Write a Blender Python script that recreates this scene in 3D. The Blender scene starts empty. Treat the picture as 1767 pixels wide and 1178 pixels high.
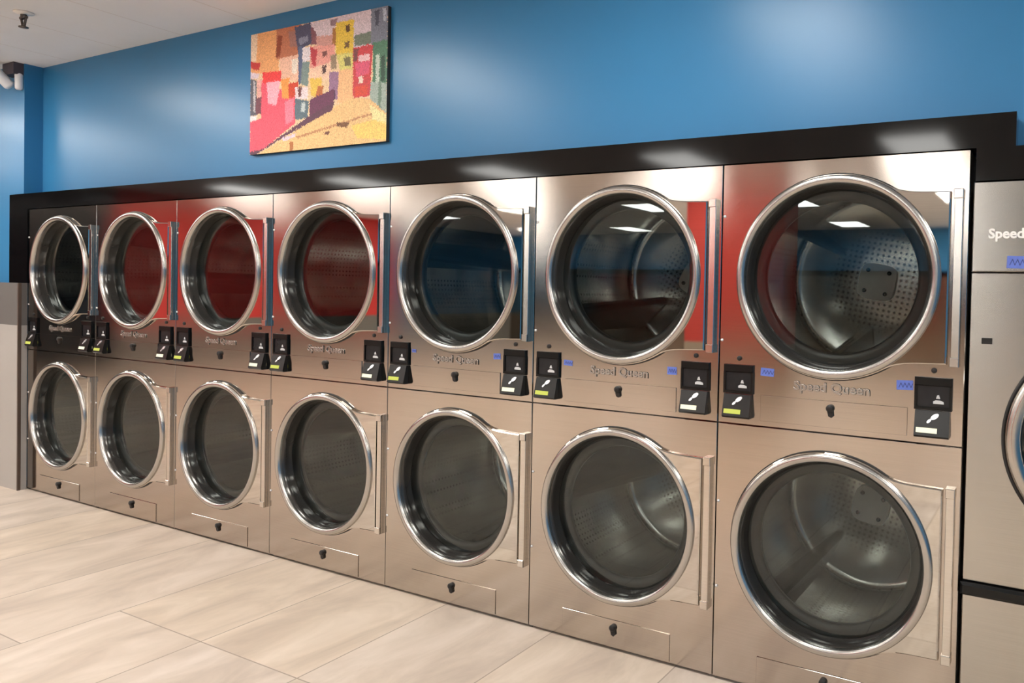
import bpy, math, random
from math import sin, cos, pi, radians, sqrt
random.seed(7)
scene = bpy.context.scene
COL = scene.collection

# ------------------------------------------------------------------ helpers
def lin(c):
    c = c / 255.0
    return c / 12.92 if c <= 0.04045 else ((c + 0.055) / 1.055) ** 2.4

def rgb(r, g, b):
    return (lin(r), lin(g), lin(b), 1.0)

class MB:
    """collects shapes and links them as ONE mesh object"""
    def __init__(self):
        self.v, self.f, self.s, self.m = [], [], [], []

    def add(self, vs, fs, smooth=False, mat=0):
        o = len(self.v)
        self.v += [tuple(p) for p in vs]
        for f in fs:
            self.f.append(tuple(i + o for i in f)); self.s.append(smooth); self.m.append(mat)
        return self

    def box(self, x0, x1, y0, y1, z0, z1, mat=0, bev=0.0):
        """box; bev chamfers the front (low y) edges"""
        b = bev
        if b <= 0:
            vs = [(x0,y0,z0),(x1,y0,z0),(x1,y1,z0),(x0,y1,z0),(x0,y0,z1),(x1,y0,z1),(x1,y1,z1),(x0,y1,z1)]
            fs = [(0,3,2,1),(4,5,6,7),(0,1,5,4),(1,2,6,5),(2,3,7,6),(3,0,4,7)]
            return self.add(vs, fs, False, mat)
        vs = [(x0+b,y0,z0+b),(x1-b,y0,z0+b),(x1-b,y0,z1-b),(x0+b,y0,z1-b),
              (x0,y0+b,z0),(x1,y0+b,z0),(x1,y0+b,z1),(x0,y0+b,z1),
              (x0,y1,z0),(x1,y1,z0),(x1,y1,z1),(x0,y1,z1)]
        fs = [(0,1,2,3)]
        for a in (0, 4):
            for i in range(4):
                j = (i+1) % 4
                fs.append((a+i, a+4+i, a+4+j, a+j))
        fs.append((8,11,10,9))
        return self.add(vs, fs, False, mat)

    def lathe(self, prof, cx, cz, n=72, mat=0, smooth=True, axis='y', close=False):
        """prof: list of (r, y) turned about an axis parallel to y through (cx, cz)"""
        vs, fs = [], []
        for (r, y) in prof:
            for k in range(n):
                a = 2*pi*k/n
                vs.append((cx + r*cos(a), y, cz + r*sin(a)))
        m = len(prof)
        for i in range(m-1):
            for k in range(n):
                j = (k+1) % n
                fs.append((i*n+k, (i+1)*n+k, (i+1)*n+j, i*n+j))
        if close == 'disc':
            fs.append(tuple(range((m-1)*n, m*n)))
        return self.add(vs, fs, smooth, mat)

    def vlathe(self, prof, cx, cy, n=24, mat=0):
        """prof: list of (r, z), turned about z"""
        vs, fs = [], []
        for (r, z) in prof:
            for k in range(n):
                a = 2*pi*k/n
                vs.append((cx + r*cos(a), cy + r*sin(a), z))
        for i in range(len(prof)-1):
            for k in range(n):
                j = (k+1) % n
                fs.append((i*n+k, i*n+j, (i+1)*n+j, (i+1)*n+k))
        return self.add(vs, fs, True, mat)

    def tube(self, a, b, r, n=20, mat=0, r2=None):
        from mathutils import Vector
        a, b = Vector(a), Vector(b)
        d = (b-a).normalized()
        u = d.orthogonal().normalized(); w = d.cross(u)
        r2 = r if r2 is None else r2
        vs, fs = [], []
        e = min(r, r2)*0.35
        rings = [(a, r*0.7), (a + d*e, r), (b - d*e, r2), (b, r2*0.7)]
        for p, rr in rings:
            for k in range(n):
                t = 2*pi*k/n
                q = p + u*rr*cos(t) + w*rr*sin(t)
                vs.append(tuple(q))
        for i in range(3):
            for k in range(n):
                j = (k+1) % n
                fs.append((i*n+k, i*n+j, (i+1)*n+j, (i+1)*n+k))
        fs.append(tuple(range(n-1, -1, -1))); fs.append(tuple(range(3*n, 4*n)))
        return self.add(vs, fs, True, mat)

    def prism(self, pts, y0, y1, mat=0):
        """pts: outline in (x, z), front at y0, back at y1"""
        n = len(pts)
        vs = [(x, y0, z) for x, z in pts] + [(x, y1, z) for x, z in pts]
        fs = [tuple(range(n)), tuple(range(2*n-1, n-1, -1))]
        for i in range(n):
            j = (i+1) % n
            fs.append((i, i+n, j+n, j))
        return self.add(vs, fs, False, mat)

    def build(self, name, mats, parent=None, loc=(0,0,0), autosmooth=None):
        me = bpy.data.meshes.new(name)
        me.from_pydata(self.v, [], self.f)
        mats = mats if isinstance(mats, (list, tuple)) else [mats]
        for m in mats: me.materials.append(m)
        me.polygons.foreach_set('use_smooth', self.s)
        me.polygons.foreach_set('material_index', self.m)
        uv = me.uv_layers.new(name='UVMap')
        for l in me.loops:
            c = self.v[l.vertex_index]
            uv.data[l.index].uv = (c[2] + 0.01*c[1], c[0] + 0.013*c[1])
        me.update()
        import bmesh
        bm = bmesh.new(); bm.from_mesh(me)
        bmesh.ops.recalc_face_normals(bm, faces=bm.faces)
        bm.to_mesh(me); bm.free()
        o = bpy.data.objects.new(name, me)
        COL.objects.link(o)
        o.location = loc
        if parent: o.parent = parent
        return o

def tag(o, label=None, cat=None, group=None, kind=None):
    if label: o['label'] = label
    if cat: o['category'] = cat
    if group: o['group'] = group
    if kind: o['kind'] = kind
    return o

def empty(name, loc=(0,0,0)):
    o = bpy.data.objects.new(name, None); COL.objects.link(o); o.location = loc
    o.empty_display_size = 0.1
    return o

def copy_tree(o, parent=None):
    c = o.copy(); COL.objects.link(c)
    if parent: c.parent = parent
    for ch in list(o.children): copy_tree(ch, c)
    return c

# ------------------------------------------------------------------ materials
def new_mat(name):
    m = bpy.data.materials.new(name); m.use_nodes = True
    nt = m.node_tree; nt.nodes.clear()
    out = nt.nodes.new('ShaderNodeOutputMaterial')
    return m, nt, out

def pbr(name, col, rough=0.5, metal=0.0, spec=0.5, bump=0.0, bscale=40.0, vary=0.0, vscale=6.0, emis=None, estr=0.0, stretch=(1,1,1), coat=0.0, rvary=0.0):
    m, nt, out = new_mat(name)
    b = nt.nodes.new('ShaderNodeBsdfPrincipled')
    nt.links.new(b.outputs[0], out.inputs[0])
    b.inputs['Base Color'].default_value = col
    b.inputs['Roughness'].default_value = rough
    b.inputs['Metallic'].default_value = metal
    b.inputs['Specular IOR Level'].default_value = spec
    b.inputs['Coat Weight'].default_value = coat
    if emis:
        b.inputs['Emission Color'].default_value = emis
        b.inputs['Emission Strength'].default_value = estr
    tc = nt.nodes.new('ShaderNodeTexCoord')
    mp = nt.nodes.new('ShaderNodeMapping'); mp.inputs['Scale'].default_value = stretch
    nt.links.new(tc.outputs['Object'], mp.inputs[0])
    n = nt.nodes.new('ShaderNodeTexNoise'); n.inputs['Scale'].default_value = vscale; n.inputs['Detail'].default_value = 4
    nt.links.new(mp.outputs[0], n.inputs['Vector'])
    if vary > 0:
        mr = nt.nodes.new('ShaderNodeMapRange')
        mr.inputs['From Min'].default_value = 0.3; mr.inputs['From Max'].default_value = 0.7
        mr.inputs['To Min'].default_value = 1-vary; mr.inputs['To Max'].default_value = 1+vary
        nt.links.new(n.outputs[0], mr.inputs[0])
        mx = nt.nodes.new('ShaderNodeVectorMath'); mx.operation = 'SCALE'
        mx.inputs[0].default_value = col[:3]
        nt.links.new(mr.outputs[0], mx.inputs['Scale'])
        nt.links.new(mx.outputs[0], b.inputs['Base Color'])
    if rvary > 0:
        mr2 = nt.nodes.new('ShaderNodeMapRange')
        mr2.inputs['From Min'].default_value = 0.3; mr2.inputs['From Max'].default_value = 0.7
        mr2.inputs['To Min'].default_value = max(0.02, rough-rvary); mr2.inputs['To Max'].default_value = rough+rvary
        nt.links.new(n.outputs[0], mr2.inputs[0]); nt.links.new(mr2.outputs[0], b.inputs['Roughness'])
    if bump > 0:
        n2 = nt.nodes.new('ShaderNodeTexNoise'); n2.inputs['Scale'].default_value = bscale; n2.inputs['Detail'].default_value = 3
        nt.links.new(mp.outputs[0], n2.inputs['Vector'])
        bp = nt.nodes.new('ShaderNodeBump'); bp.inputs['Strength'].default_value = bump; bp.inputs['Distance'].default_value = 0.01
        nt.links.new(n2.outputs[0], bp.inputs['Height'])
        nt.links.new(bp.outputs[0], b.inputs['Normal'])
    return m

def brushed(name, col, rough, aniso, buckle, bscale=2.2):
    """stainless sheet with horizontal grain: highlights smear up and down; sheet slightly buckled"""
    m, nt, out = new_mat(name)
    b = nt.nodes.new('ShaderNodeBsdfAnisotropic'); b.distribution = 'BECKMANN'
    nt.links.new(b.outputs[0], out.inputs[0])
    b.inputs['Anisotropy'].default_value = aniso; b.inputs['Rotation'].default_value = 0.25
    tg = nt.nodes.new('ShaderNodeTangent'); tg.direction_type = 'UV_MAP'; tg.uv_map = 'UVMap'
    nt.links.new(tg.outputs[0], b.inputs['Tangent'])
    tc = nt.nodes.new('ShaderNodeTexCoord')
    mp = nt.nodes.new('ShaderNodeMapping'); mp.inputs['Scale'].default_value = (3, 3, 420)
    nt.links.new(tc.outputs['Object'], mp.inputs[0])
    n = nt.nodes.new('ShaderNodeTexNoise'); n.inputs['Scale'].default_value = 1.0; n.inputs['Detail'].default_value = 3
    nt.links.new(mp.outputs[0], n.inputs['Vector'])
    mr = nt.nodes.new('ShaderNodeMapRange')
    mr.inputs['From Min'].default_value = 0.25; mr.inputs['From Max'].default_value = 0.75
    mr.inputs['To Min'].default_value = 0.93; mr.inputs['To Max'].default_value = 1.04
    nt.links.new(n.outputs[0], mr.inputs[0])
    mx = nt.nodes.new('ShaderNodeVectorMath'); mx.operation = 'SCALE'; mx.inputs[0].default_value = col[:3]
    nt.links.new(mr.outputs[0], mx.inputs['Scale']); nt.links.new(mx.outputs[0], b.inputs['Color'])
    b.inputs['Roughness'].default_value = rough
    oi = nt.nodes.new('ShaderNodeObjectInfo')
    n2 = nt.nodes.new('ShaderNodeTexNoise'); n2.noise_dimensions = '4D'
    n2.inputs['Scale'].default_value = bscale; n2.inputs['Detail'].default_value = 1
    w = nt.nodes.new('ShaderNodeMath'); w.operation = 'MULTIPLY'; w.inputs[1].default_value = 17.0
    nt.links.new(oi.outputs['Random'], w.inputs[0]); nt.links.new(w.outputs[0], n2.inputs['W'])
    nt.links.new(tc.outputs['Object'], n2.inputs['Vector'])
    bp = nt.nodes.new('ShaderNodeBump'); bp.inputs['Strength'].default_value = buckle; bp.inputs['Distance'].default_value = 0.02
    nt.links.new(n2.outputs[0], bp.inputs['Height']); nt.links.new(bp.outputs[0], b.inputs['Normal'])
    return m

def math_node(nt, op, a, b=None, c=None):
    n = nt.nodes.new('ShaderNodeMath'); n.operation = op
    for i, v in enumerate((a, b, c)):
        if v is None: continue
        if isinstance(v, (int, float)): n.inputs[i].default_value = v
        else: nt.links.new(v, n.inputs[i])
    return n.outputs[0]

def glass_mat(name, tint, ior):
    m, nt, out = new_mat(name)
    tr = nt.nodes.new('ShaderNodeBsdfTransparent'); tr.inputs[0].default_value = tint
    gl = nt.nodes.new('ShaderNodeBsdfGlossy'); gl.inputs['Roughness'].default_value = 0.012
    gl.inputs['Color'].default_value = (0.90, 0.97, 0.95, 1)
    lw = nt.nodes.new('ShaderNodeLayerWeight'); lw.inputs[0].default_value = 0.5
    ge = nt.nodes.new('ShaderNodeNewGeometry')
    sch = math_node(nt, 'MULTIPLY_ADD', math_node(nt, 'POWER', lw.outputs['Facing'], 5.0), 1-ior, ior)
    frf = math_node(nt, 'MULTIPLY', sch, math_node(nt, 'SUBTRACT', 1.0, ge.outputs['Backfacing']))
    mix = nt.nodes.new('ShaderNodeMixShader')
    nt.links.new(frf, mix.inputs[0]); nt.links.new(tr.outputs[0], mix.inputs[1]); nt.links.new(gl.outputs[0], mix.inputs[2])
    nt.links.new(mix.outputs[0], out.inputs[0])
    return m

def emit(name, col, s):
    m, nt, out = new_mat(name)
    e = nt.nodes.new('ShaderNodeEmission'); e.inputs[0].default_value = col; e.inputs[1].default_value = s
    nt.links.new(e.outputs[0], out.inputs[0])
    return m

STEEL = (0.51, 0.452, 0.402, 1)
M = {}
M['steel'] = brushed('brushed_steel', STEEL, 0.145, 0.45, 0.06)
M['polished'] = brushed('polished_steel', (0.60, 0.565, 0.52, 1), 0.035, 0.2, 0.016)
M['chrome'] = pbr('chrome', (0.49, 0.47, 0.445, 1), 0.24, 1.0, vary=0.04)
M['bezel'] = pbr('dark_bezel', (0.085, 0.08, 0.075, 1), 0.16, 0.7, vary=0.1)
M['hinge'] = brushed('hinge_steel', (0.66, 0.62, 0.57, 1), 0.20, 0.5, 0.02)
M['washer_steel'] = brushed('washer_steel', (0.50, 0.475, 0.44, 1), 0.24, 0.5, 0.04)
M['glass'] = glass_mat('door_glass', (0.77, 0.79, 0.78, 1), 0.06)
M['rubber'] = pbr('black_rubber', (0.008, 0.008, 0.008, 1), 0.45, vary=0.2, vscale=20)
M['black'] = pbr('black_plastic', (0.004, 0.004, 0.004, 1), 0.25, spec=0.3, vary=0.2, vscale=30)
M['screen'] = pbr('dark_screen', (0.016, 0.016, 0.018, 1), 0.2, spec=0.3, vary=0.15, vscale=25)
M['reader'] = pbr('reader_plastic', (0.008, 0.0075, 0.007, 1), 0.28, spec=0.35, vary=0.2, vscale=30)
M['ink'] = pbr('pale_ink', (0.55, 0.55, 0.56, 1), 0.5, vary=0.1)
M['silver'] = pbr('silver_lever', (0.85, 0.85, 0.86, 1), 0.25, 0.6, vary=0.05)
M['lcd_green'] = emit('lcd_green', rgb(215, 218, 105), 1.1)
M['lcd_white'] = emit('lcd_white', rgb(255, 250, 215), 1.25)
M['hole'] = pbr('lock_black', (0.006, 0.005, 0.005, 1), 0.4, vary=0.2)
M['cabinet'] = pbr('cabinet_sheet', (0.22, 0.20, 0.18, 1), 0.5, 0.6, vary=0.1)
M['baffle'] = pbr('baffle_steel', (0.15, 0.145, 0.14, 1), 0.25, 1.0, vary=0.06)
M['hub'] = pbr('hub_plate', (0.82, 0.82, 0.78, 1), 0.45, vary=0.08, vscale=14)
M['trim'] = pbr('black_gloss_trim', (0.003, 0.0027, 0.0029, 1), 0.075, spec=0.26, vary=0.15, vscale=8)
M['tape'] = pbr('blue_tape', rgb(92, 112, 190), 0.7, vary=0.1, vscale=60)
M['tape_ink'] = pbr('marker_ink', rgb(45, 55, 105), 0.6, vary=0.1)
M['white_plastic'] = pbr('white_plastic', (0.80, 0.80, 0.82, 1), 0.4, vary=0.03)
M['dark_plastic'] = pbr('dark_plastic', rgb(70, 62, 70), 0.5, vary=0.1)
M['brass'] = pbr('sprinkler_metal', rgb(95, 88, 84), 0.4, 0.6, vary=0.15, vscale=40)
M['part_white'] = pbr('partition_laminate', rgb(168, 163, 158), 0.45, vary=0.03, vscale=3, bump=0.01)
M['part_grey'] = pbr('partition_band', rgb(102, 99, 97), 0.45, vary=0.03, vscale=3)
M['part_edge'] = pbr('edge_strip', rgb(92, 78, 70), 0.4, 0.3, vary=0.08)
M['letter'] = pbr('white_letter', (0.85, 0.83, 0.80, 1), 0.4, vary=0.03)
M['blue'] = pbr('blue_wall_paint', rgb(53, 121, 168), 0.31, spec=0.36, bump=0.02, bscale=60, vary=0.03, vscale=1.5)
M['red'] = pbr('red_wall_paint', rgb(212, 62, 58), 0.4, vary=0.04, vscale=1.5)
M['grey_wall'] = pbr('grey_wall_paint', rgb(120, 118, 112), 0.5, vary=0.06, vscale=1.5)
M['night'] = pbr('night_window', (0.012, 0.013, 0.015, 1), 0.15, vary=0.3, vscale=2)
M['bank'] = brushed('far_machine_steel', (0.33, 0.28, 0.23, 1), 0.22, 0.4, 0.10)
M['diffuser'] = emit('lit_diffuser', (1.0, 0.985, 0.94, 1), 20.5)
M['frame_white'] = pbr('light_frame', (0.8, 0.8, 0.78, 1), 0.4, vary=0.03)
M['canvas_edge'] = pbr('canvas_edge', rgb(52, 50, 52), 0.7, vary=0.2, vscale=20)

def drum_mat():
    m, nt, out = new_mat('drum_steel')
    b = nt.nodes.new('ShaderNodeBsdfPrincipled'); nt.links.new(b.outputs[0], out.inputs[0])
    b.inputs['Metallic'].default_value = 1.0; b.inputs['Roughness'].default_value = 0.22
    tc = nt.nodes.new('ShaderNodeTexCoord')
    v = nt.nodes.new('ShaderNodeTexVoronoi'); v.inputs['Scale'].default_value = 46; v.inputs['Randomness'].default_value = 0.0
    nt.links.new(tc.outputs['Object'], v.inputs['Vector'])
    mr = nt.nodes.new('ShaderNodeMapRange'); mr.inputs['From Min'].default_value = 0.20; mr.inputs['From Max'].default_value = 0.27
    nt.links.new(v.outputs['Distance'], mr.inputs[0])
    n = nt.nodes.new('ShaderNodeTexNoise'); n.inputs['Scale'].default_value = 5
    nt.links.new(tc.outputs['Object'], n.inputs['Vector'])
    cr = nt.nodes.new('ShaderNodeMix'); cr.data_type = 'RGBA'
    cr.inputs[6].default_value = (0.15, 0.14, 0.13, 1); cr.inputs[7].default_value = (0.52, 0.515, 0.49, 1)
    nt.links.new(mr.outputs[0], cr.inputs[0]); nt.links.new(cr.outputs[2], b.inputs['Base Color'])
    bp = nt.nodes.new('ShaderNodeBump'); bp.inputs['Strength'].default_value = 0.12; bp.inputs['Distance'].default_value = 0.02
    nt.links.new(n.outputs[0], bp.inputs['Height']); nt.links.new(bp.outputs[0], b.inputs['Normal'])
    return m
M['drum'] = drum_mat()

def floor_mat():
    m, nt, out = new_mat('stone_plank_tile')
    b = nt.nodes.new('ShaderNodeBsdfPrincipled'); nt.links.new(b.outputs[0], out.inputs[0])
    tc = nt.nodes.new('ShaderNodeTexCoord')
    sp = nt.nodes.new('ShaderNodeSeparateXYZ'); nt.links.new(tc.outputs['Object'], sp.inputs[0])
    u = math_node(nt, 'DIVIDE', math_node(nt, 'SUBTRACT', sp.outputs[0], 2.475), 0.5445)
    row = math_node(nt, 'FLOOR', u)
    off = math_node(nt, 'MULTIPLY', math_node(nt, 'LESS_THAN', row, -0.5), 0.315)
    v = math_node(nt, 'ADD', math_node(nt, 'DIVIDE', math_node(nt, 'ADD', sp.outputs[1], 0.734), 1.09), off)
    colm = math_node(nt, 'FLOOR', v)
    fu = math_node(nt, 'ABSOLUTE', math_node(nt, 'SUBTRACT', math_node(nt, 'FRACT', u), 0.5))
    fv = math_node(nt, 'ABSOLUTE', math_node(nt, 'SUBTRACT', math_node(nt, 'FRACT', v), 0.5))
    gu = math_node(nt, 'GREATER_THAN', fu, 0.5 - 0.0026/0.5445)
    gv = math_node(nt, 'GREATER_THAN', fv, 0.5 - 0.0026/1.09)
    g = math_node(nt, 'MAXIMUM', gu, gv)
    cb = nt.nodes.new('ShaderNodeCombineXYZ'); nt.links.new(row, cb.inputs[0]); nt.links.new(colm, cb.inputs[1])
    wn = nt.nodes.new('ShaderNodeTexWhiteNoise'); wn.noise_dimensions = '3D'; nt.links.new(cb.outputs[0], wn.inputs['Vector'])
    # long streaks along each tile
    mp = nt.nodes.new('ShaderNodeMapping'); mp.inputs['Scale'].default_value = (5.5, 1.9, 1)
    nt.links.new(tc.outputs['Object'], mp.inputs[0])
    sh = nt.nodes.new('ShaderNodeVectorMath'); sh.operation = 'MULTIPLY_ADD'
    nt.links.new(wn.outputs['Color'], sh.inputs[0]); sh.inputs[1].default_value = (30, 30, 0); nt.links.new(mp.outputs[0], sh.inputs[2])
    n1 = nt.nodes.new('ShaderNodeTexNoise'); n1.inputs['Scale'].default_value = 1.0; n1.inputs['Detail'].default_value = 5; n1.inputs['Roughness'].default_value = 0.6
    n1.inputs['Distortion'].default_value = 0.6
    nt.links.new(sh.outputs[0], n1.inputs['Vector'])
    ramp = nt.nodes.new('ShaderNodeValToRGB')
    e = ramp.color_ramp.elements
    e[0].position = 0.30; e[0].color = rgb(195, 178, 163)
    e[1].position = 0.72; e[1].color = rgb(232, 216, 201)
    x = e.new(0.5); x.color = rgb(215, 198, 181)
    nt.links.new(n1.outputs[0], ramp.inputs[0])
    # tile to tile tone
    tone = nt.nodes.new('ShaderNodeMix'); tone.data_type = 'RGBA'; tone.blend_type = 'MULTIPLY'; tone.inputs[0].default_value = 1.0
    tr = nt.nodes.new('ShaderNodeValToRGB')
    tr.color_ramp.elements[0].color = (0.90, 0.89, 0.90, 1); tr.color_ramp.elements[1].color = (1.0, 0.965, 0.90, 1)
    nt.links.new(wn.outputs['Value'], tr.inputs[0])
    nt.links.new(ramp.outputs[0], tone.inputs[6]); nt.links.new(tr.outputs[0], tone.inputs[7])
    gm = nt.nodes.new('ShaderNodeMix'); gm.data_type = 'RGBA'
    nt.links.new(g, gm.inputs[0]); nt.links.new(tone.outputs[2], gm.inputs[6]); gm.inputs[7].default_value = rgb(160, 143, 128)
    nt.links.new(gm.outputs[2], b.inputs['Base Color'])
    b.inputs['Roughness'].default_value = 0.42
    b.inputs['Specular IOR Level'].default_value = 0.4
    return m

def ceiling_mat():
    m, nt, out = new_mat('ceiling_tile')
    b = nt.nodes.new('ShaderNodeBsdfPrincipled'); nt.links.new(b.outputs[0], out.inputs[0])
    b.inputs['Roughness'].default_value = 0.9
    tc = nt.nodes.new('ShaderNodeTexCoord')
    sp = nt.nodes.new('ShaderNodeSeparateXYZ'); nt.links.new(tc.outputs['Object'], sp.inputs[0])
    u = math_node(nt, 'DIVIDE', math_node(nt, 'SUBTRACT', sp.outputs[0], 1.457), 0.59)
    v = math_node(nt, 'DIVIDE', math_node(nt, 'ADD', sp.outputs[1], 0.70), 1.20)
    fu = math_node(nt, 'ABSOLUTE', math_node(nt, 'SUBTRACT', math_node(nt, 'FRACT', u), 0.5))
    fv = math_node(nt, 'ABSOLUTE', math_node(nt, 'SUBTRACT', math_node(nt, 'FRACT', v), 0.5))
    g = math_node(nt, 'MAXIMUM', math_node(nt, 'GREATER_THAN', fu, 0.5 - 0.005), math_node(nt, 'GREATER_THAN', fv, 0.5 - 0.0025))
    n = nt.nodes.new('ShaderNodeTexNoise'); n.inputs['Scale'].default_value = 3.0; nt.links.new(tc.outputs['Object'], n.inputs['Vector'])
    ra = nt.nodes.new('ShaderNodeValToRGB'); ra.color_ramp.elements[0].color = rgb(221, 225, 229); ra.color_ramp.elements[1].color = rgb(229, 233, 237)
    nt.links.new(n.outputs[0], ra.inputs[0])
    gm = nt.nodes.new('ShaderNodeMix'); gm.data_type = 'RGBA'; nt.links.new(g, gm.inputs[0])
    nt.links.new(ra.outputs[0], gm.inputs[6]); gm.inputs[7].default_value = rgb(204, 202, 202)
    nt.links.new(gm.outputs[2], b.inputs['Base Color'])
    return m
M['floor'] = floor_mat(); M['ceiling'] = ceiling_mat()

# ------------------------------------------------------------------ the room
X0, X1, YF, YB, ZC = -6.5, 8.5, -13.3, 0.11, 2.745
def struct(name, mb, mat, label=None):
    return tag(mb.build(name, mat), label, None, None, 'structure')

struct('floor', MB().box(X0-.2, X1+.2, YF-.2, 1.2, -0.08, 0.0), M['floor'], 'pale stone plank tile floor')
struct('ceiling', MB().box(X0-.2, X1+.2, YF-.2, 1.2, ZC, ZC+0.08), M['ceiling'], 'grey-white panel ceiling')
struct('wall_back', MB().box(-0.3, X1, YB, YB+0.1, 1.80, ZC).box(6.53, X1, YB, YB+0.1, 0.0, 1.80), M['blue'], 'glossy blue wall above the dryers')
struct('wall_left', MB().box(X0, -0.076, 0.006, YB+0.1, 0.0, ZC), M['blue'], 'blue wall jutting forward at the far left')
struct('wall_right', MB().box(X1, X1+0.1, YF, 1.2, 0, ZC), M['blue'])
e = MB()
YR, YL = -3.9, -9.3
e.box(X0-0.1, X0, YL, YR, 0.78, ZC, 0)
e.box(X0-0.1, X0, YF, YL, 0.78, ZC, 2)
e.box(X0-0.1, X0, YF, YR, 0.0, 0.78, 1)
e.box(X0-0.1, X0, YR, 0.11, 2.65, ZC, 1)
e.box(X0-0.1, X0, YR, 0.11, 0.0, 0.06, 1)
struct('wall_end', e, [M['red'], M['grey_wall'], M['blue']])
struct('window_1', MB().box(X0-0.08, X0-0.02, YR, 0.11, 0.06, 2.65), M['night'])
f = MB()
f.box(X0, -1.55, YF-0.1, YF, 1.9, ZC, 0)
f.box(-1.55, X1, YF-0.1, YF, 1.9, ZC, 0)
f.box(X0, X1, YF-0.1, YF, 0.0, 1.9, 2)
struct('wall_front', f, [M['blue'], M['red'], M['bank']])
f = MB()
f.box(X0, X1, YF, YF+0.05, 1.80, 1.9)
struct('trim_5', f, M['trim'])

c = MB()
c.box(1.86, 3.05, -6.5, -6.0, 0.78, ZC, 0); c.box(1.86, 3.05, -6.5, -6.0, 0.0, 0.78, 1)
M['pillar_red'] = pbr('pillar_red_paint', rgb(186, 64, 56), 0.4, vary=0.04, vscale=1.5)
struct('pillar', c, [M['pillar_red'], pbr('pillar_base', rgb(150, 135, 118), 0.5, vary=0.05)], 'red pillar mirrored in the steel of the nearest dryers')

# black boarding round the machines
ZT, ZO, XO = 1.806, 1.906, 5.720
struct('trim_1', MB().prism([(-0.235, ZO), (0.0, ZT), (5.614, ZT), (XO, ZO)], -0.006, 0.115), M['trim'], 'glossy black board running above the dryers')
struct('trim_2', MB().prism([(-0.235, 1.331), (-0.002, 1.331), (-0.002, ZT-.001), (-0.235, ZO-.001)], -0.006, 0.02), M['trim'], 'short black upright board left of the dryers')
mb = MB()
a = [(5.614, ZT), (XO, ZO), (XO, ZO-0.1), (5.614, 1.708)]
vs = [(x, -0.006, z) for i, (x, z) in enumerate(a)] + [(x, 0.115, z) for x, z in a]
mb.add(vs, [(0,1,2,3), (7,6,5,4), (0,4,5,1), (1,5,6,2), (2,6,7,3), (3,7,4,0)])
struct('trim_3', mb, M['trim'], 'black board stepping down from dryers to washer')
mb = MB()
a = [(5.614, 1.708), (XO, ZO-0.1), (6.7, ZO-0.1), (6.7, 1.708)]
vs = [(x, -0.006, z) for i, (x, z) in enumerate(a)] + [(x, 0.115, z) for x, z in a]
mb.add(vs, [(0,1,2,3), (7,6,5,4), (0,4,5,1), (1,5,6,2), (2,6,7,3), (3,7,4,0)])
struct('trim_4', mb, M['trim'], 'black board above the washer at the right')

# half-height partition at the far left
pt = empty('half_wall', (-1.0, 0, 0))
tag(pt, 'half-height off-white partition with grey top band beside the leftmost dryer', 'partition', None, 'structure')
MB().box(-2.0, 0.995, -0.05, -0.001, 0.0, 1.06).build('panel', M['part_white'], pt)
MB().box(-2.0, 0.995, -0.05, -0.001, 1.06, 1.331).build('band', M['part_grey'], pt)
MB().box(0.984, 0.9965, -0.0512, -0.034, 0.0, 1.3312).build('edge_strip', M['part_edge'], pt)

# ------------------------------------------------------------------ ceiling lights
def make_light():
    t = empty('ceiling_light', (0, 0, ZC))
    fr = MB()
    for (x0, x1, y0, y1) in ((-.295,-.27,-.6,.6), (.27,.295,-.6,.6), (-.27,.27,-.6,-.575), (-.27,.27,.575,.6)):
        fr.box(x0, x1, y0, y1, -0.014, -0.0005)
    fr.build('frame', M['frame_white'], t)
    MB().box(-.27, .27, -.575, .575, -0.008, -0.001).build('diffuser', M['diffuser'], t)
    tag(t, 'lit rectangular ceiling troffer light, mirrored in the machines', 'ceiling light', 'ceiling troffer lights')
    return t
L0 = make_light()
first = True
for i in range(-1, 7):
    for y in (-1.3, -4.9, -8.5, -12.1):
        x = 4.702 - 2.36*i
        if x < X0+0.4 or (y > -5 and x < -5): continue
        o = L0 if first else copy_tree(L0)
        first = False
        o.location = (4.702 - 2.36*i, y, ZC)

# ------------------------------------------------------------------ dryers
W = 0.8
CX, ZU, ZL = 0.3965, 1.4175, 0.512

def panel_with_hole(mb, x0, x1, z0, z1, cx, cz, r, y=0.0, b=0.0025, depth=0.012, n=96):
    """sheet-metal front with a round hole; outer edges rolled back, hole edge turned in"""
    angs = [2*pi*k/n for k in range(n)]
    for (x, z) in ((x0,z0),(x1,z0),(x1,z1),(x0,z1)):
        angs.append(math.atan2(z-cz, x-cx) % (2*pi))
    angs = sorted(set(round(a, 6) for a in angs))
    m = len(angs)
    def outer(a, g):
        c, s = cos(a), sin(a); t = 1e9
        if c > 1e-9: t = min(t, (x1-g-cx)/c)
        if c < -1e-9: t = min(t, (x0+g-cx)/c)
        if s > 1e-9: t = min(t, (z1-g-cz)/s)
        if s < -1e-9: t = min(t, (z0+g-cz)/s)
        return (cx+t*c, cz+t*s)
    rings = []
    rings.append([(cx+r*cos(a), y+0.05, cz+r*sin(a)) for a in angs])
    rings.append([(cx+r*cos(a), y, cz+r*sin(a)) for a in angs])
    rings.append([(*outer(a, b)[:1], y, outer(a, b)[1]) for a in angs])
    rings.append([(*outer(a, 0.001)[:1], y+b*0.6, outer(a, 0.001)[1]) for a in angs])
    rings.append([(*outer(a, 0.0)[:1], y+depth, outer(a, 0.0)[1]) for a in angs])
    vs = [p for rg in rings for p in rg]; fs = []
    for i in range(len(rings)-1):
        for k in range(m):
            j = (k+1) % m
            fs.append((i*m+k, i*m+j, (i+1)*m+j, (i+1)*m+k))
    mb.add(vs, fs, False, 0)

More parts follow.
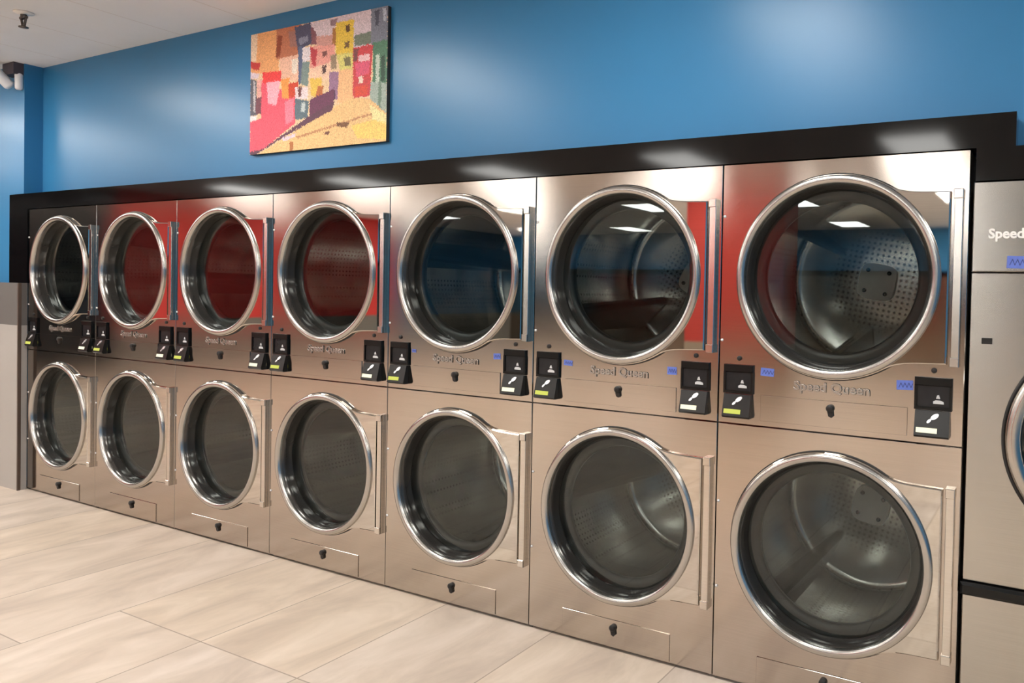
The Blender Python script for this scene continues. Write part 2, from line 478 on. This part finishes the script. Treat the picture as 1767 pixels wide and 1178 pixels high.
def door_outline(n=60):
    """round door with a square hinge wing on the right, offsets from the door centre"""
    R = 0.334; pts = []
    a0 = radians(60); a1 = radians(300)
    for k in range(n+1):
        a = a0 + (a1-a0)*k/n
        pts.append((R*cos(a), R*sin(a)))
    def curve(s):
        p0 = (R*cos(a0), R*sin(a0)); p3 = (0.352, 0.2625)
        t0 = (sin(a0), -cos(a0))
        p1 = (p0[0]+t0[0]*0.055, p0[1]+t0[1]*0.055); p2 = (p3[0]-0.09, p3[1]+0.004)
        out = []
        for k in range(1, 13):
            t = k/12; q = 1-t
            out.append(tuple(q**3*p0[i]+3*q*q*t*p1[i]+3*q*t*t*p2[i]+t**3*p3[i] for i in (0, 1)))
        return [(x, s*z) for x, z in out]
    low = curve(-1); up = curve(1)
    pts += low
    pts += list(reversed(up))
    return pts

def make_door(root, cz, drum_spin):
    cx = CX
    # wing plate with a round opening
    raw = door_outline()
    ol = []
    for k in range(len(raw)):
        (xa, za), (xb, zb) = raw[k], raw[(k+1) % len(raw)]
        m = max(1, int(sqrt((xb-xa)**2+(zb-za)**2)/0.02))
        ol += [(xa+(xb-xa)*q/m, za+(zb-za)*q/m) for q in range(m)]
    n = len(ol); r = 0.31
    ang = [math.atan2(z, x) for x, z in ol]
    mb = MB()
    rings = [[(cx+r*cos(a), 0.0, cz+r*sin(a)) for a in ang],
             [(cx+r*cos(a), -0.016, cz+r*sin(a)) for a in ang],
             [(cx+x*0.985, -0.016, cz+z*0.985) for x, z in ol],
             [(cx+x*0.997, -0.0135, cz+z*0.997) for x, z in ol],
             [(cx+x, -0.010, cz+z) for x, z in ol],
             [(cx+x, -0.0005, cz+z) for x, z in ol]]
    vs = [p for rg in rings for p in rg]; fs = []
    for i in range(len(rings)-1):
        for k in range(n):
            j = (k+1) % n
            fs.append((i*n+k, i*n+j, (i+1)*n+j, (i+1)*n+k))
    mb.add(vs, fs, False)
    d = mb.build('door', M['polished'], root)
    ring = MB().lathe([(0.331,-0.0155),(0.3305,-0.021),(0.327,-0.026),(0.321,-0.0285),(0.313,-0.029),(0.307,-0.0265),(0.3035,-0.0225),(0.301,-0.016),(0.2995,-0.008)], cx, cz, 96).build('door_ring', M['chrome'], d)
    ring['label'] = 'chrome ring'
    MB().lathe([(0.3002,-0.010),(0.294,-0.002),(0.2915,0.012),(0.2905,0.050),(0.286,0.056)], cx, cz, 96).build('bezel', M['bezel'], d)['label'] = 'dark inner bezel'
    MB().lathe([(0.3325,-0.0006),(0.3325,-0.004),(0.3375,-0.004),(0.3375,-0.0006)], cx, cz, 96).build('seam', M['rubber'], d)['label'] = 'dark seam round the door'
    g = MB()
    g.lathe([(0.0005,0.041),(0.15,0.041),(0.284,0.041),(0.289,0.042),(0.289,0.047),(0.284,0.0475),(0.0005,0.0475)], cx, cz, 72, smooth=False)
    g.build('door_glass', M['glass'], d)['label'] = 'dark round glass'
    MB().lathe([(0.294,0.0485),(0.288,0.0488),(0.272,0.050),(0.258,0.055),(0.252,0.066),(0.254,0.085),(0.30,0.088)], cx, cz, 72).build('gasket', M['rubber'], d)['label'] = 'black rubber gasket'
    h = MB()
    h.box(cx+0.3625, cx+0.3865, -0.019, -0.0005, cz-0.262, cz+0.262, bev=0.0015)
    h.box(cx+0.360, cx+0.387, -0.024, -0.0005, cz+0.240, cz+0.2685, bev=0.0015)
    h.box(cx+0.360, cx+0.387, -0.024, -0.0005, cz-0.2685, cz-0.240, bev=0.0015)
    h.build('hinge', M['hinge'], d)
    # drum
    dr = MB()
    prof = [(0.30,0.09),(0.345,0.095),(0.350,0.12)] + [(0.352, 0.12+0.05*k) for k in range(1, 12)] + [(0.345,0.695),(0.32,0.708),(0.20,0.70),(0.12,0.695),(0.0005,0.695)]
    dr.lathe(prof, 0, 0, 72)
    drum = dr.build('drum', M['drum'], root, (cx, 0, cz))
    drum.rotation_euler = (0, drum_spin, 0)
    for k in range(3):
        a = 2*pi*k/3
        b = MB()
        ends = []
        for y, sec in ((0.125, ((-0.17,0.351),(-0.05,0.285),(0.0,0.278),(0.05,0.285),(0.17,0.351))),
                       (0.690, ((-0.17,0.351),(-0.09,0.190),(0.0,0.178),(0.09,0.190),(0.17,0.351)))):
            ends.append([(rr*cos(a+t), y, rr*sin(a+t)) for t, rr in sec])
        fs = [(0,1,2,3,4), (9,8,7,6,5)] + [(i, i+5, (i+1) % 5+5, (i+1) % 5) for i in range(5)]
        b.add(ends[0]+ends[1], fs)
        b.build('baffle', M['baffle'], drum)
    hp = MB()
    q = []
    for k in range(32):
        a = 2*pi*k/32
        s = 0.072/ (abs(cos(a))**4 + abs(sin(a))**4)**0.25
        q.append((s*cos(a), s*sin(a)))
    hp.prism(q, 0.672, 0.694)
    hub = hp.build('hub_plate', M['hub'], drum); hub['label'] = 'pale four-bolt plate at the back'
    for (bx, bz) in ((0.042,0.042),(-0.042,0.042),(-0.042,-0.042),(0.042,-0.042)):
        MB().lathe([(0.0085,0.6715),(0.0085,0.664),(0.006,0.661),(0.0004,0.661)], bx, bz, 12).build('bolt', M['hole'], hub)
    return d

def text_mesh(s, size, extrude, name, mat, parent, loc, align='CENTER', width=None, bevel=0.0, fat=0.012):
    cu = bpy.data.curves.new(name, 'FONT'); cu.body = s; cu.size = size; cu.extrude = extrude
    cu.align_x = align; cu.resolution_u = 3; cu.bevel_depth = bevel; cu.offset = size*fat
    to = bpy.data.objects.new(name+'_source', cu); COL.objects.link(to)
    dg = bpy.context.evaluated_depsgraph_get()
    me = bpy.data.meshes.new_from_object(to.evaluated_get(dg))
    bpy.data.objects.remove(to); bpy.data.curves.remove(cu)
    xs = [v.co.x for v in me.vertices]
    sx = (width/(max(xs)-min(xs))) if width else 1.0
    for v in me.vertices:
        x, y, z = v.co
        v.co = (x*sx, -z, y)
    me.materials.clear(); me.materials.append(mat)
    me.name = name
    o = bpy.data.objects.new(name, me); COL.objects.link(o); o.parent = parent; o.location = loc
    return o

def make_lock(x, z, parent, y):
    mb = MB()
    mb.lathe([(0.0125, y), (0.0125, y-0.010), (0.0105, y-0.0125), (0.0004, y-0.0125)], x, z, 20)
    mb.prism([(x-0.010, z-0.004), (x+0.010, z-0.004), (x+0.012, z-0.024), (x+0.006, z-0.030), (x-0.004, z-0.026)], y-0.008, y)  # dark tab standing in for the shade under the keyhole
    mb.build('lock', M['hole'], parent)['label'] = 'black keyed lock, shade beneath built as a dark tab'

def make_control(root, x0, x1, lever_mat, left):
    """display window with card reader beneath"""
    w = x1-x0
    d = MB()
    z0, z1 = 1.013, 1.113
    d.box(x0, x1, -0.010, -0.0005, z1-0.026, z1, bev=0.002)
    d.box(x0, x0+0.008, -0.010, -0.0005, z0, z1-0.026)
    d.box(x1-0.008, x1, -0.010, -0.0005, z0, z1-0.026)
    d.box(x0+0.008, x1-0.008, -0.010, -0.0005, z0, z0+0.010)
    disp = d.build('display', M['black'], root); disp['label'] = 'black display'
    MB().box(x0+0.008, x1-0.008, -0.005, -0.0008, z0+0.010, z1-0.026).build('screen', M['screen'], disp)
    ic = MB()
    xc = x0 + w*0.64
    ic.prism([(xc-0.007, z0+0.036), (xc+0.005, z0+0.036), (xc+0.001, z0+0.048), (xc-0.004, z0+0.046)], -0.0062, -0.0045)
    ic.prism([(xc-0.015, z0+0.020), (xc+0.016, z0+0.020), (xc+0.015, z0+0.027), (xc+0.005, z0+0.031), (xc-0.008, z0+0.031), (xc-0.015, z0+0.027)], -0.0062, -0.0045)
    ic.build('icon', M['ink'], disp)
    r0, r1 = x0+0.004, x1-0.005
    z0, z1 = 0.930, 1.011
    rd = MB()
    # wedge-shaped housing, proud at the bottom
    vs = [(r0,-0.012,z1),(r1,-0.012,z1),(r1,-0.030,z0+0.006),(r0,-0.030,z0+0.006),(r1,-0.024,z0),(r0,-0.024,z0),
          (r0,-0.0005,z1),(r1,-0.0005,z1),(r1,-0.0005,z0),(r0,-0.0005,z0)]
    rd.add(vs, [(0,1,2,3),(3,2,4,5),(0,6,7,1),(1,7,8,4,2),(0,3,5,9,6),(5,4,8,9)])
    reader = rd.build('card_reader', M['reader'], root); reader['label'] = 'black card reader'
    sl = (0.030-0.012)/(z1-z0-0.006)
    yf = lambda z: -0.012-(z1-z)*sl
    def onface(mb, pts, h):
        n = len(pts)
        vs = [(x, yf(z)-h, z) for x, z in pts]+[(x, yf(z)+0.002, z) for x, z in pts]
        fs = [tuple(range(n)), tuple(range(2*n-1, n-1, -1))]+[(i, i+n, (i+1) % n+n, (i+1) % n) for i in range(n)]
        mb.add(vs, fs)
    lc = MB()
    lw = 0.061
    onface(lc, [(r0+0.006, z0+0.015), (r0+0.006+lw, z0+0.015), (r0+0.006+lw, z0+0.030), (r0+0.006, z0+0.030)], 0.0012)
    lcd = lc.build('lcd_screen', M['lcd_green'] if left else M['lcd_white'], reader)
    lcd['label'] = 'lit yellow-green readout' if left else 'lit white readout'
    lv = MB()
    xc = r0+w*0.48
    for (cx, cz, rx, rz) in ((xc+0.006, z1-0.016, 0.013, 0.009), (xc-0.010, z1-0.030, 0.007, 0.006)):
        onface(lv, [(cx+rx*cos(t)*0.85-rz*sin(t)*0.0+0.35*rz*sin(t), cz+rz*sin(t)+0.35*rz*cos(t)) for t in [2*pi*k/16 for k in range(16)]], 0.004)
    lv.build('lever', M['silver'], reader)['label'] = 'silver swipe emblem'
    MB().lathe([(0.0085, -0.0005), (0.0085, -0.004), (0.0065, -0.0055), (0.0004, -0.0055)], (x0+x1)/2, 1.1345, 16).build('sensor', M['hole'], root)

def make_dryer():
    root = empty('stacked_dryer')
    cb = MB()
    cb.box(0.0008, 0.012, 0.0125, 1.0, 0.0, 1.80); cb.box(0.788, 0.7992, 0.0125, 1.0, 0.0, 1.80)
    cb.box(0.012, 0.788, 0.99, 1.0, 0.0, 1.80); cb.box(0.012, 0.788, 0.05, 0.99, 1.79, 1.80); cb.box(0.012, 0.788, 0.05, 0.99, 0.0, 0.01)
    cb.box(0.012, 0.788, 0.05, 0.99, 0.900, 0.908)
    cb.build('cabinet', M['cabinet'], root)
    p = MB(); panel_with_hole(p, 0.0007, 0.7993, 0.9066, 1.8045, CX, ZU, 0.300)
    p.build('front_panel', M['steel'], root)
    p = MB(); panel_with_hole(p, 0.0007, 0.7993, 0.010, 0.9054, CX, ZL, 0.300)
    p.build('front_panel', M['steel'], root)
    make_door(root, ZU, radians(20))
    make_door(root, ZL, radians(35))
    lp = MB().box(0.157, 0.637, -0.0035, -0.0005, 0.926, 1.0135, bev=0.0005).build('lint_panel', M['steel'], root)
    make_lock(0.396, 0.990, lp, -0.0035)
    lp = MB().box(0.165, 0.632, -0.0035, -0.0005, 0.016, 0.1165, bev=0.0005).build('kick_panel', M['steel'], root)
    make_lock(0.396, 0.089, lp, -0.0035)
    make_control(root, 0.022, 0.130, None, True)
    make_control(root, 0.657, 0.767, None, False)
    text_mesh('Speed Queen', 0.042, 0.0018, 'logo', M['chrome'], root, (CX, -0.0026, 1.0415), width=0.25, bevel=0.0008)['label'] = 'chrome lettering with dark outline'
    lg = [c for c in root.children if c.name.startswith('logo')][0]
    text_mesh('Speed Queen', 0.042, 0.0004, 'outline', M['hole'], lg, (0, 0.0016, 0), width=0.2525, fat=0.045)
    for z in (1.625, 1.195, 0.63, 0.33):
        MB().lathe([(0.0055, -0.0005), (0.005, -0.003), (0.0004, -0.004)], 0.0095, z, 10).build('screw', M['silver'], root)
    return root

LAB = ['stacked stainless dryer at the far left, dark, against the half-height partition',
       'stacked stainless dryer second from the partition, reflecting red',
       'stacked stainless dryer third from the partition, reflecting red',
       'stacked stainless dryer in the middle of the row, directly below the canvas picture',
       'stacked stainless dryer third from the right end of the dryer row',
       'stacked stainless dryer second from the right end, red in its upper door wing',
       'stacked stainless dryer at the right end, touching the grey washer']
proto = make_dryer()
dryers = [proto] + [copy_tree(proto) for i in range(6)]
spins = [(20, 70), (95, 15), (50, 40), (10, 80), (75, 100), (30, 62), (100, 12)]
for i, d in enumerate(dryers):
    d.location = (W*i, 0, 0)
    tag(d, LAB[i], 'clothes dryer', 'row of stacked dryers')
    drs = sorted((c for c in d.children if c.name.startswith('drum')), key=lambda c: -c.location.z)
    for c, a in zip(drs, spins[i]): c.rotation_euler = (0, radians(a), 0)

# blue tape tags with a hand-written scrawl
def tape(X, z, w, h, label, tilt=0.0):
    t = MB().box(-w/2, w/2, -0.0008, 0, -h/2, h/2).build('tape_tag', M['tape'])
    t.location = (X, -0.0006, z); t.rotation_euler = (0, radians(tilt), 0)
    s = MB()
    n = 7
    for k in range(n):
        x = -w*0.36 + w*0.72*k/(n-1)
        dz = h*0.26*(1 if k % 2 else -1)
        dz2 = -dz*0.8
        s.add([(x-0.001, -0.0011, dz), (x+0.0012, -0.0011, dz), (x+w*0.12+0.001, -0.0011, dz2), (x+w*0.12-0.001, -0.0011, dz2)], [(0,1,2,3)])
    s.build('handwriting', M['tape_ink'], t)
    tag(t, label, 'tape', 'blue tape tags on the machines')
tape(4.8+0.178, 1.093, 0.047, 0.027, 'blue tape tag right of the left display on the dryer beside the washer', 2)
tape(4.8+0.627, 1.083, 0.050, 0.030, 'blue tape tag left of the right display on the dryer beside the washer', -2)
tape(4.0+0.168, 1.075, 0.040, 0.021, 'blue tape tag by the left display, dryer second from the right end', 3)
tape(4.0+0.618, 1.074, 0.038, 0.028, 'blue tape tag by the right display, dryer second from the right end', 0)
tape(3.2+0.618, 1.080, 0.036, 0.024, 'blue tape tag by the right display, dryer third from the right end', -3)
tape(3.2+0.158, 1.078, 0.024, 0.014, 'small faded blue tape tag by the left display, dryer third from the right end', 2)
tape(5.733, 1.466, 0.056, 0.036, 'blue tape tag under the white lettering on the washer', 2)

# ------------------------------------------------------------------ washer at the right edge
ws = empty('washing_machine', (5.607, 0, 0))
tag(ws, 'grey steel front-load washer cut off by the right edge of the photo', 'washing machine')
c = MB(); c.box(0.002, 0.012, 0.05, 1.0, 0, 1.70); c.box(0.90, 0.91, 0.05, 1.0, 0, 1.70); c.box(0.012, 0.90, 0.99, 1.0, 0, 1.70); c.box(0.012, 0.90, 0.05, 0.99, 1.69, 1.70)
c.build('cabinet', M['cabinet'], ws)
cp = MB().box(0.002, 0.912, 0.0, 0.05, 1.4375, 1.7065, bev=0.003).build('control_panel', M['washer_steel'], ws)
p = MB(); panel_with_hole(p, 0.002, 0.912, 0.508, 1.4345, 0.420, 0.955, 0.27)
p.build('front_panel', M['washer_steel'], ws)
MB().box(0.002, 0.912, 0.004, 0.05, 0.006, 0.466, bev=0.003).build('kick_panel', M['washer_steel'], ws)
rl = MB().box(-0.002, 0.914, -0.022, 0.04, 0.468, 0.506, bev=0.008).build('bumper_rail', M['black'], ws); rl['label'] = 'black bumper rail'
d = MB().lathe([(0.313,-0.0005),(0.312,-0.020),(0.305,-0.030),(0.290,-0.036),(0.276,-0.032),(0.266,-0.018),(0.262,0.02),(0.258,0.06)], 0.420, 0.955, 96).build('door', M['washer_steel'], ws)
MB().lathe([(0.3225,-0.0005),(0.3225,-0.010),(0.3135,-0.012),(0.3128,-0.0005)], 0.420, 0.955, 96).build('gasket', M['rubber'], d)['label'] = 'black rubber edge'
MB().lathe([(0.0005,0.024),(0.2,0.025),(0.262,0.026),(0.262,0.031),(0.0005,0.030)], 0.420, 0.955, 64).build('door_glass', M['glass'], d)
dr = MB().lathe([(0.26,0.06),(0.30,0.07),(0.30,0.55),(0.28,0.57),(0.0005,0.57)], 0, 0, 64).build('drum', M['drum'], ws, (0.420, 0, 0.955))
MB().box(0.036, 0.0655, -0.002, 0.004, 1.223, 1.241).build('slot', M['hole'], ws)['label'] = 'small black slot'
text_mesh('Speed Queen', 0.040, 0.0015, 'logo', M['letter'], ws, (0.046, -0.0016, 1.5375), align='LEFT', bevel=0.0008)['label'] = 'white lettering'

# ------------------------------------------------------------------ painting on the wall
def paint():
    nu, nv = 220, 140
    B = [  # outline in picture coordinates of a sketch 1000 x 1000 (see cv), colour
     ([(95,240),(1095,60),(1095,1030),(95,1100)], (232,200,160)),
     ([(95,240),(320,195),(320,500),(95,520)], (232,165,108)),
     ([(95,240),(150,230),(140,430),(95,430)], (235,205,175)),
     ([(300,200),(490,165),(470,400),(300,415)], (186,112,80)),
     ([(310,250),(350,245),(335,330),(330,400),(295,400)], (140,64,36)),
     ([(390,220),(470,205),(460,330),(410,330)], (160,110,100)),
     ([(330,410),(490,380),(475,570),(330,570)], (235,186,160)),
     ([(420,420),(470,410),(460,520),(425,520)], (235,220,205)),
     ([(560,160),(985,75),(985,340),(860,350),(860,150),(740,180),(720,280),(560,290)], (216,198,206)),
     ([(440,190),(560,155),(590,310),(520,330),(470,390)], (72,72,98)),
     ([(470,270),(540,250),(545,290),(480,320)], (130,130,150)),
     ([(560,180),(600,230),(620,310),(570,320)], (130,80,90)),
     ([(600,260),(730,250),(740,330),(610,340)], (205,150,140)),
     ([(700,150),(760,130),(740,190),(710,190)], (150,120,130)),
     ([(720,200),(745,200),(745,330),(722,330)], (170,110,50)),
     ([(745,165),(868,145),(868,385),(745,395)], (226,190,62)),
     ([(812,188),(842,184),(840,236),(815,238)], (95,62,22)),
     ([(806,310),(840,306),(838,346),(808,348)], (110,78,28)),
     ([(750,392),(868,382),(862,505),(780,525)], (216,206,116)),
     ([(800,420),(850,415),(850,480),(815,480)], (120,110,70)),
     ([(870,260),(985,240),(985,330),(875,340)], (110,120,105)),
     ([(985,70),(1095,55),(1095,310),(985,330)], (118,122,138)),
     ([(1010,90),(1040,85),(1035,200),(1015,200)], (70,74,92)),
     ([(1060,80),(1085,76),(1085,170),(1066,170)], (175,180,195)),
     ([(1000,320),(1095,300),(1095,700),(1000,650)], (74,122,94)),
     ([(1020,410),(1045,405),(1045,640),(1022,640)], (190,205,190)),
     ([(1055,420),(1080,415),(1080,600),(1055,600)], (34,72,52)),
     ([(985,600),(1095,615),(1095,840),(985,800)], (160,176,166)),
     ([(1040,600),(1060,600),(1058,820),(1038,810)], (110,135,118)),
     ([(865,350),(1000,330),(985,700),(865,712)], (204,58,64)),
     ([(880,460),(985,450),(970,540),(890,560)], (220,84,116)),
     ([(900,410),(980,400),(980,445),(905,450)], (235,190,195)),
     ([(870,360),(900,355),(895,450),(868,450)], (120,60,60)),
     ([(905,560),(935,556),(935,606),(908,608)], (240,215,200)),
     ([(880,630),(970,620),(968,690),(880,700)], (216,70,48)),
     ([(560,330),(740,320),(740,480),(560,525)], (228,154,142)),
     ([(560,338),(612,350),(600,500),(572,450)], (186,56,66)),
     ([(560,490),(730,440),(705,565),(560,605)], (240,200,172)),
     ([(650,470),(680,466),(676,530),(652,530)], (78,48,48)),
     ([(648,370),(684,366),(682,400),(650,402)], (120,70,66)),
     ([(705,400),(750,390),(750,500),(715,500)], (150,128,104)),
     ([(560,560),(650,555),(645,700),(570,690)], (232,192,84)),
     ([(620,620),(662,616),(640,745),(590,745)], (188,108,60)),
     ([(700,520),(785,515),(765,725),(700,705)], (152,114,144)),
     ([(720,640),(745,640),(745,720),(722,720)], (80,50,80)),
     ([(770,510),(868,500),(868,720),(760,745)], (240,186,134)),
     ([(560,710),(740,640),(730,760),(560,840)], (106,54,84)),
     ([(470,330),(502,325),(502,600),(475,600)], (88,100,132)),
     ([(502,430),(556,440),(545,620),(490,600)], (124,142,138)),
     ([(500,340),(560,330),(560,430),(505,440)], (225,215,220)),
     ([(95,430),(172,440),(165,492),(95,482)], (196,48,44)),
     ([(95,508),(165,518),(160,552),(95,552)], (225,205,215)),
     ([(95,555),(142,566),(152,812),(95,822)], (92,92,104)),
     ([(118,570),(134,575),(138,790),(122,795)], (190,185,190)),
     ([(150,560),(195,560),(195,695),(150,690)], (230,170,160)),
     ([(140,690),(195,690),(195,805),(140,805)], (116,66,78)),
     ([(95,820),(155,820),(140,855),(95,858)], (240,230,232)),
     ([(185,570),(460,690),(455,880),(200,1065),(95,1085),(95,862),(185,840)], (236,88,108)),
     ([(190,510),(340,500),(340,580),(200,590)], (236,62,62)),
     ([(225,580),(330,570),(325,660),(300,750),(240,730)], (246,176,190)),
     ([(340,560),(405,550),(405,705),(350,695)], (242,156,76)),
     ([(400,590),(475,580),(462,685),(400,695)], (206,68,40)),
     ([(370,720),(440,700),(440,860),(380,890)], (232,130,150)),
     ([(450,620),(545,618),(545,705),(450,705)], (232,212,216)),
     ([(470,620),(500,620),(495,690),(475,690)], (110,60,60)),
     ([(450,700),(556,720),(545,845),(450,855)], (92,112,122)),
     ([(500,730),(530,735),(525,800),(495,800)], (190,200,200)),
     ([(150,1105),(430,950),(740,765),(870,712),(985,720),(1095,830),(1095,1035)], (234,190,132)),
     ([(860,910),(1095,850),(1095,1020),(900,1000)], (242,204,112)),
     ([(980,760),(1095,840),(1095,900),(1000,870)], (236,222,160)),
     ([(95,1078),(200,1062),(550,835),(745,728),(722,795),(420,950),(150,1095),(95,1105)], (94,56,76)),
     ([(350,985),(460,950),(450,975),(370,1010)], (226,200,214)),
     ([(460,975),(1000,825),(1000,838),(470,990)], (186,130,90)),
     ([(755,882),(845,886),(832,924),(760,908)], (118,78,50)),
     ([(670,945),(712,945),(705,968),(675,968)], (120,76,60)),
     ([(410,1010),(440,1010),(436,1080),(415,1082)], (180,110,60)),
    ]
    def inside(poly, x, y):
        c = False; n = len(poly); j = n-1
        for i in range(n):
            xi, yi = poly[i]; xj, yj = poly[j]
            if (yi > y) != (yj > y) and x < (xj-xi)*(y-yi)/(yj-yi)+xi: c = not c
            j = i
        return c
    rnd = random.Random(3)
    boxes = [(min(p[0] for p in P), max(p[0] for p in P), min(p[1] for p in P), max(p[1] for p in P)) for P, _ in B]
    cols = []
    for jv in range(nv):
        for iu in range(nu):
            u = (iu+0.5)/nu; v = (jv+0.5)/nv
            uu = u + rnd.gauss(0, 0.0022); vv = v + rnd.gauss(0, 0.004)
            x = 95+1000*uu
            top = 240-180*u; bot = 1100-70*u
            y = top+(bot-top)*min(max(vv, 0), 1)
            c = (232,200,160)
            for (P, cc), bb in zip(B, boxes):
                if bb[0] <= x <= bb[1] and bb[2] <= y <= bb[3] and inside(P, x, y): c = cc
            k = 1+rnd.gauss(0, 0.055)
            cols.append(tuple(min(1, lin(min(255, q*k)))*0.92 for q in c))
    return nu, nv, cols
nu, nv, cols = paint()
PX0, PX1, PZ0, PZ1, PY = 2.085, 3.073, 2.031, 2.655, 0.089
pc = empty('canvas_picture', ((PX0+PX1)/2, YB, PZ0))
tag(pc, 'unframed canvas painting of a colourful narrow street on the blue wall', 'painting')
ox, oz = (PX0+PX1)/2, PZ0
vs, fs = [], []
for j in range(nv+1):
    for i in range(nu+1):
        vs.append((PX0+(PX1-PX0)*i/nu-ox, PY-YB, PZ1-(PZ1-PZ0)*j/nv-oz))
for j in range(nv):
    for i in range(nu):
        a = j*(nu+1)+i
        fs.append((a, a+nu+1, a+nu+2, a+1))
mb = MB().add(vs, fs)
m, nt, out = new_mat('street_painting')
b = nt.nodes.new('ShaderNodeBsdfPrincipled'); nt.links.new(b.outputs[0], out.inputs[0])
at = nt.nodes.new('ShaderNodeAttribute'); at.attribute_name = 'Paint'
nt.links.new(at.outputs['Color'], b.inputs['Base Color']); b.inputs['Roughness'].default_value = 0.55
me = bpy.data.meshes.new('painted_face'); me.from_pydata(vs, [], fs); me.materials.append(m)
ca = me.color_attributes.new('Paint', 'FLOAT_COLOR', 'CORNER')
for p, c in zip(me.polygons, cols):
    for li in p.loop_indices: ca.data[li].color = (*c, 1)
me.update()
face = bpy.data.objects.new('painted_face', me); COL.objects.link(face); face.parent = pc
MB().box(PX0-ox, PX1-ox, PY-YB+0.0008, -0.001, 0, PZ1-PZ0).build('canvas_edge', M['canvas_edge'], pc)['label'] = 'dark wrapped canvas sides'

# ------------------------------------------------------------------ fixtures near the ceiling
t = empty('twin_spotlight', (-0.16, 0, 2.70))
tag(t, 'small white twin-headed fixture high in the far left ceiling corner', 'light fixture')
MB().box(-0.07, 0.075, -0.05, 0.005, -0.03, 0.044).build('mount', M['dark_plastic'], t)
MB().tube((-0.055, -0.115, 0.005), (-0.005, -0.03, -0.105), 0.033).build('head', M['white_plastic'], t)
MB().tube((0.058, -0.015, -0.02), (0.058, -0.012, -0.125), 0.022).build('head', M['white_plastic'], t)

t = empty('fire_sprinkler', (1.045, -0.475, ZC))
tag(t, 'dark metal fire sprinkler head hanging from the ceiling near the left edge', 'sprinkler')
MB().vlathe([(0.001,-0.001),(0.045,-0.001),(0.043,-0.006),(0.02,-0.012),(0.001,-0.012)], 0, 0).build('escutcheon', M['frame_white'], t)
s = MB(); s.vlathe([(0.014,-0.01),(0.014,-0.03),(0.010,-0.034),(0.001,-0.034)], 0, 0)
s.tube((-0.024,0,-0.03), (-0.008,0,-0.075), 0.006, 10); s.tube((0.024,0,-0.03), (0.008,0,-0.075), 0.006, 10)
s.box(-0.028, 0.028, -0.008, 0.008, -0.034, -0.022)
s.build('sprinkler_body', M['brass'], t)
MB().vlathe([(0.001,-0.074),(0.022,-0.075),(0.022,-0.079),(0.001,-0.081)], 0, 0).build('deflector', M['brass'], t)

# ------------------------------------------------------------------ camera, world, view
cam = bpy.data.cameras.new('camera'); co = bpy.data.objects.new('camera', cam); COL.objects.link(co)
yaw, pit, rol, fpx = 0.4902, -0.0195, 0.0216, 1329.72
PPX, PPY = 230.67, -57.45
from mathutils import Vector, Matrix
F = Vector((-sin(yaw)*cos(pit), cos(yaw)*cos(pit), sin(pit)))
R = Vector((cos(yaw), sin(yaw), 0)); U = R.cross(F)
R2 = R*cos(rol)+U*sin(rol); U2 = U*cos(rol)-R*sin(rol)
co.matrix_world = Matrix(((R2.x, U2.x, -F.x, 5.839), (R2.y, U2.y, -F.y, -2.5018), (R2.z, U2.z, -F.z, 1.3524), (0,0,0,1)))
cam.sensor_fit = 'HORIZONTAL'; cam.sensor_width = 36.0; cam.lens = fpx/1767*36.0
cam.shift_x = -PPX/1767; cam.shift_y = PPY/1767
cam.clip_start = 0.05
scene.camera = co

wd = bpy.data.worlds.new('world'); scene.world = wd; wd.use_nodes = True
wd.node_tree.nodes['Background'].inputs[0].default_value = (0.02, 0.02, 0.022, 1)
scene.view_settings.view_transform = 'Standard'; scene.view_settings.look = 'None'
scene.view_settings.gamma = 1.0; scene.view_settings.exposure = 0.0
scene.view_settings.use_curve_mapping = False
cy = scene.cycles
cy.max_bounces = 10; cy.diffuse_bounces = 5; cy.glossy_bounces = 6; cy.transparent_max_bounces = 12; cy.transmission_bounces = 4
cy.sample_clamp_indirect = 6.0; cy.caustics_reflective = False; cy.caustics_refractive = False
cy.use_denoising = True
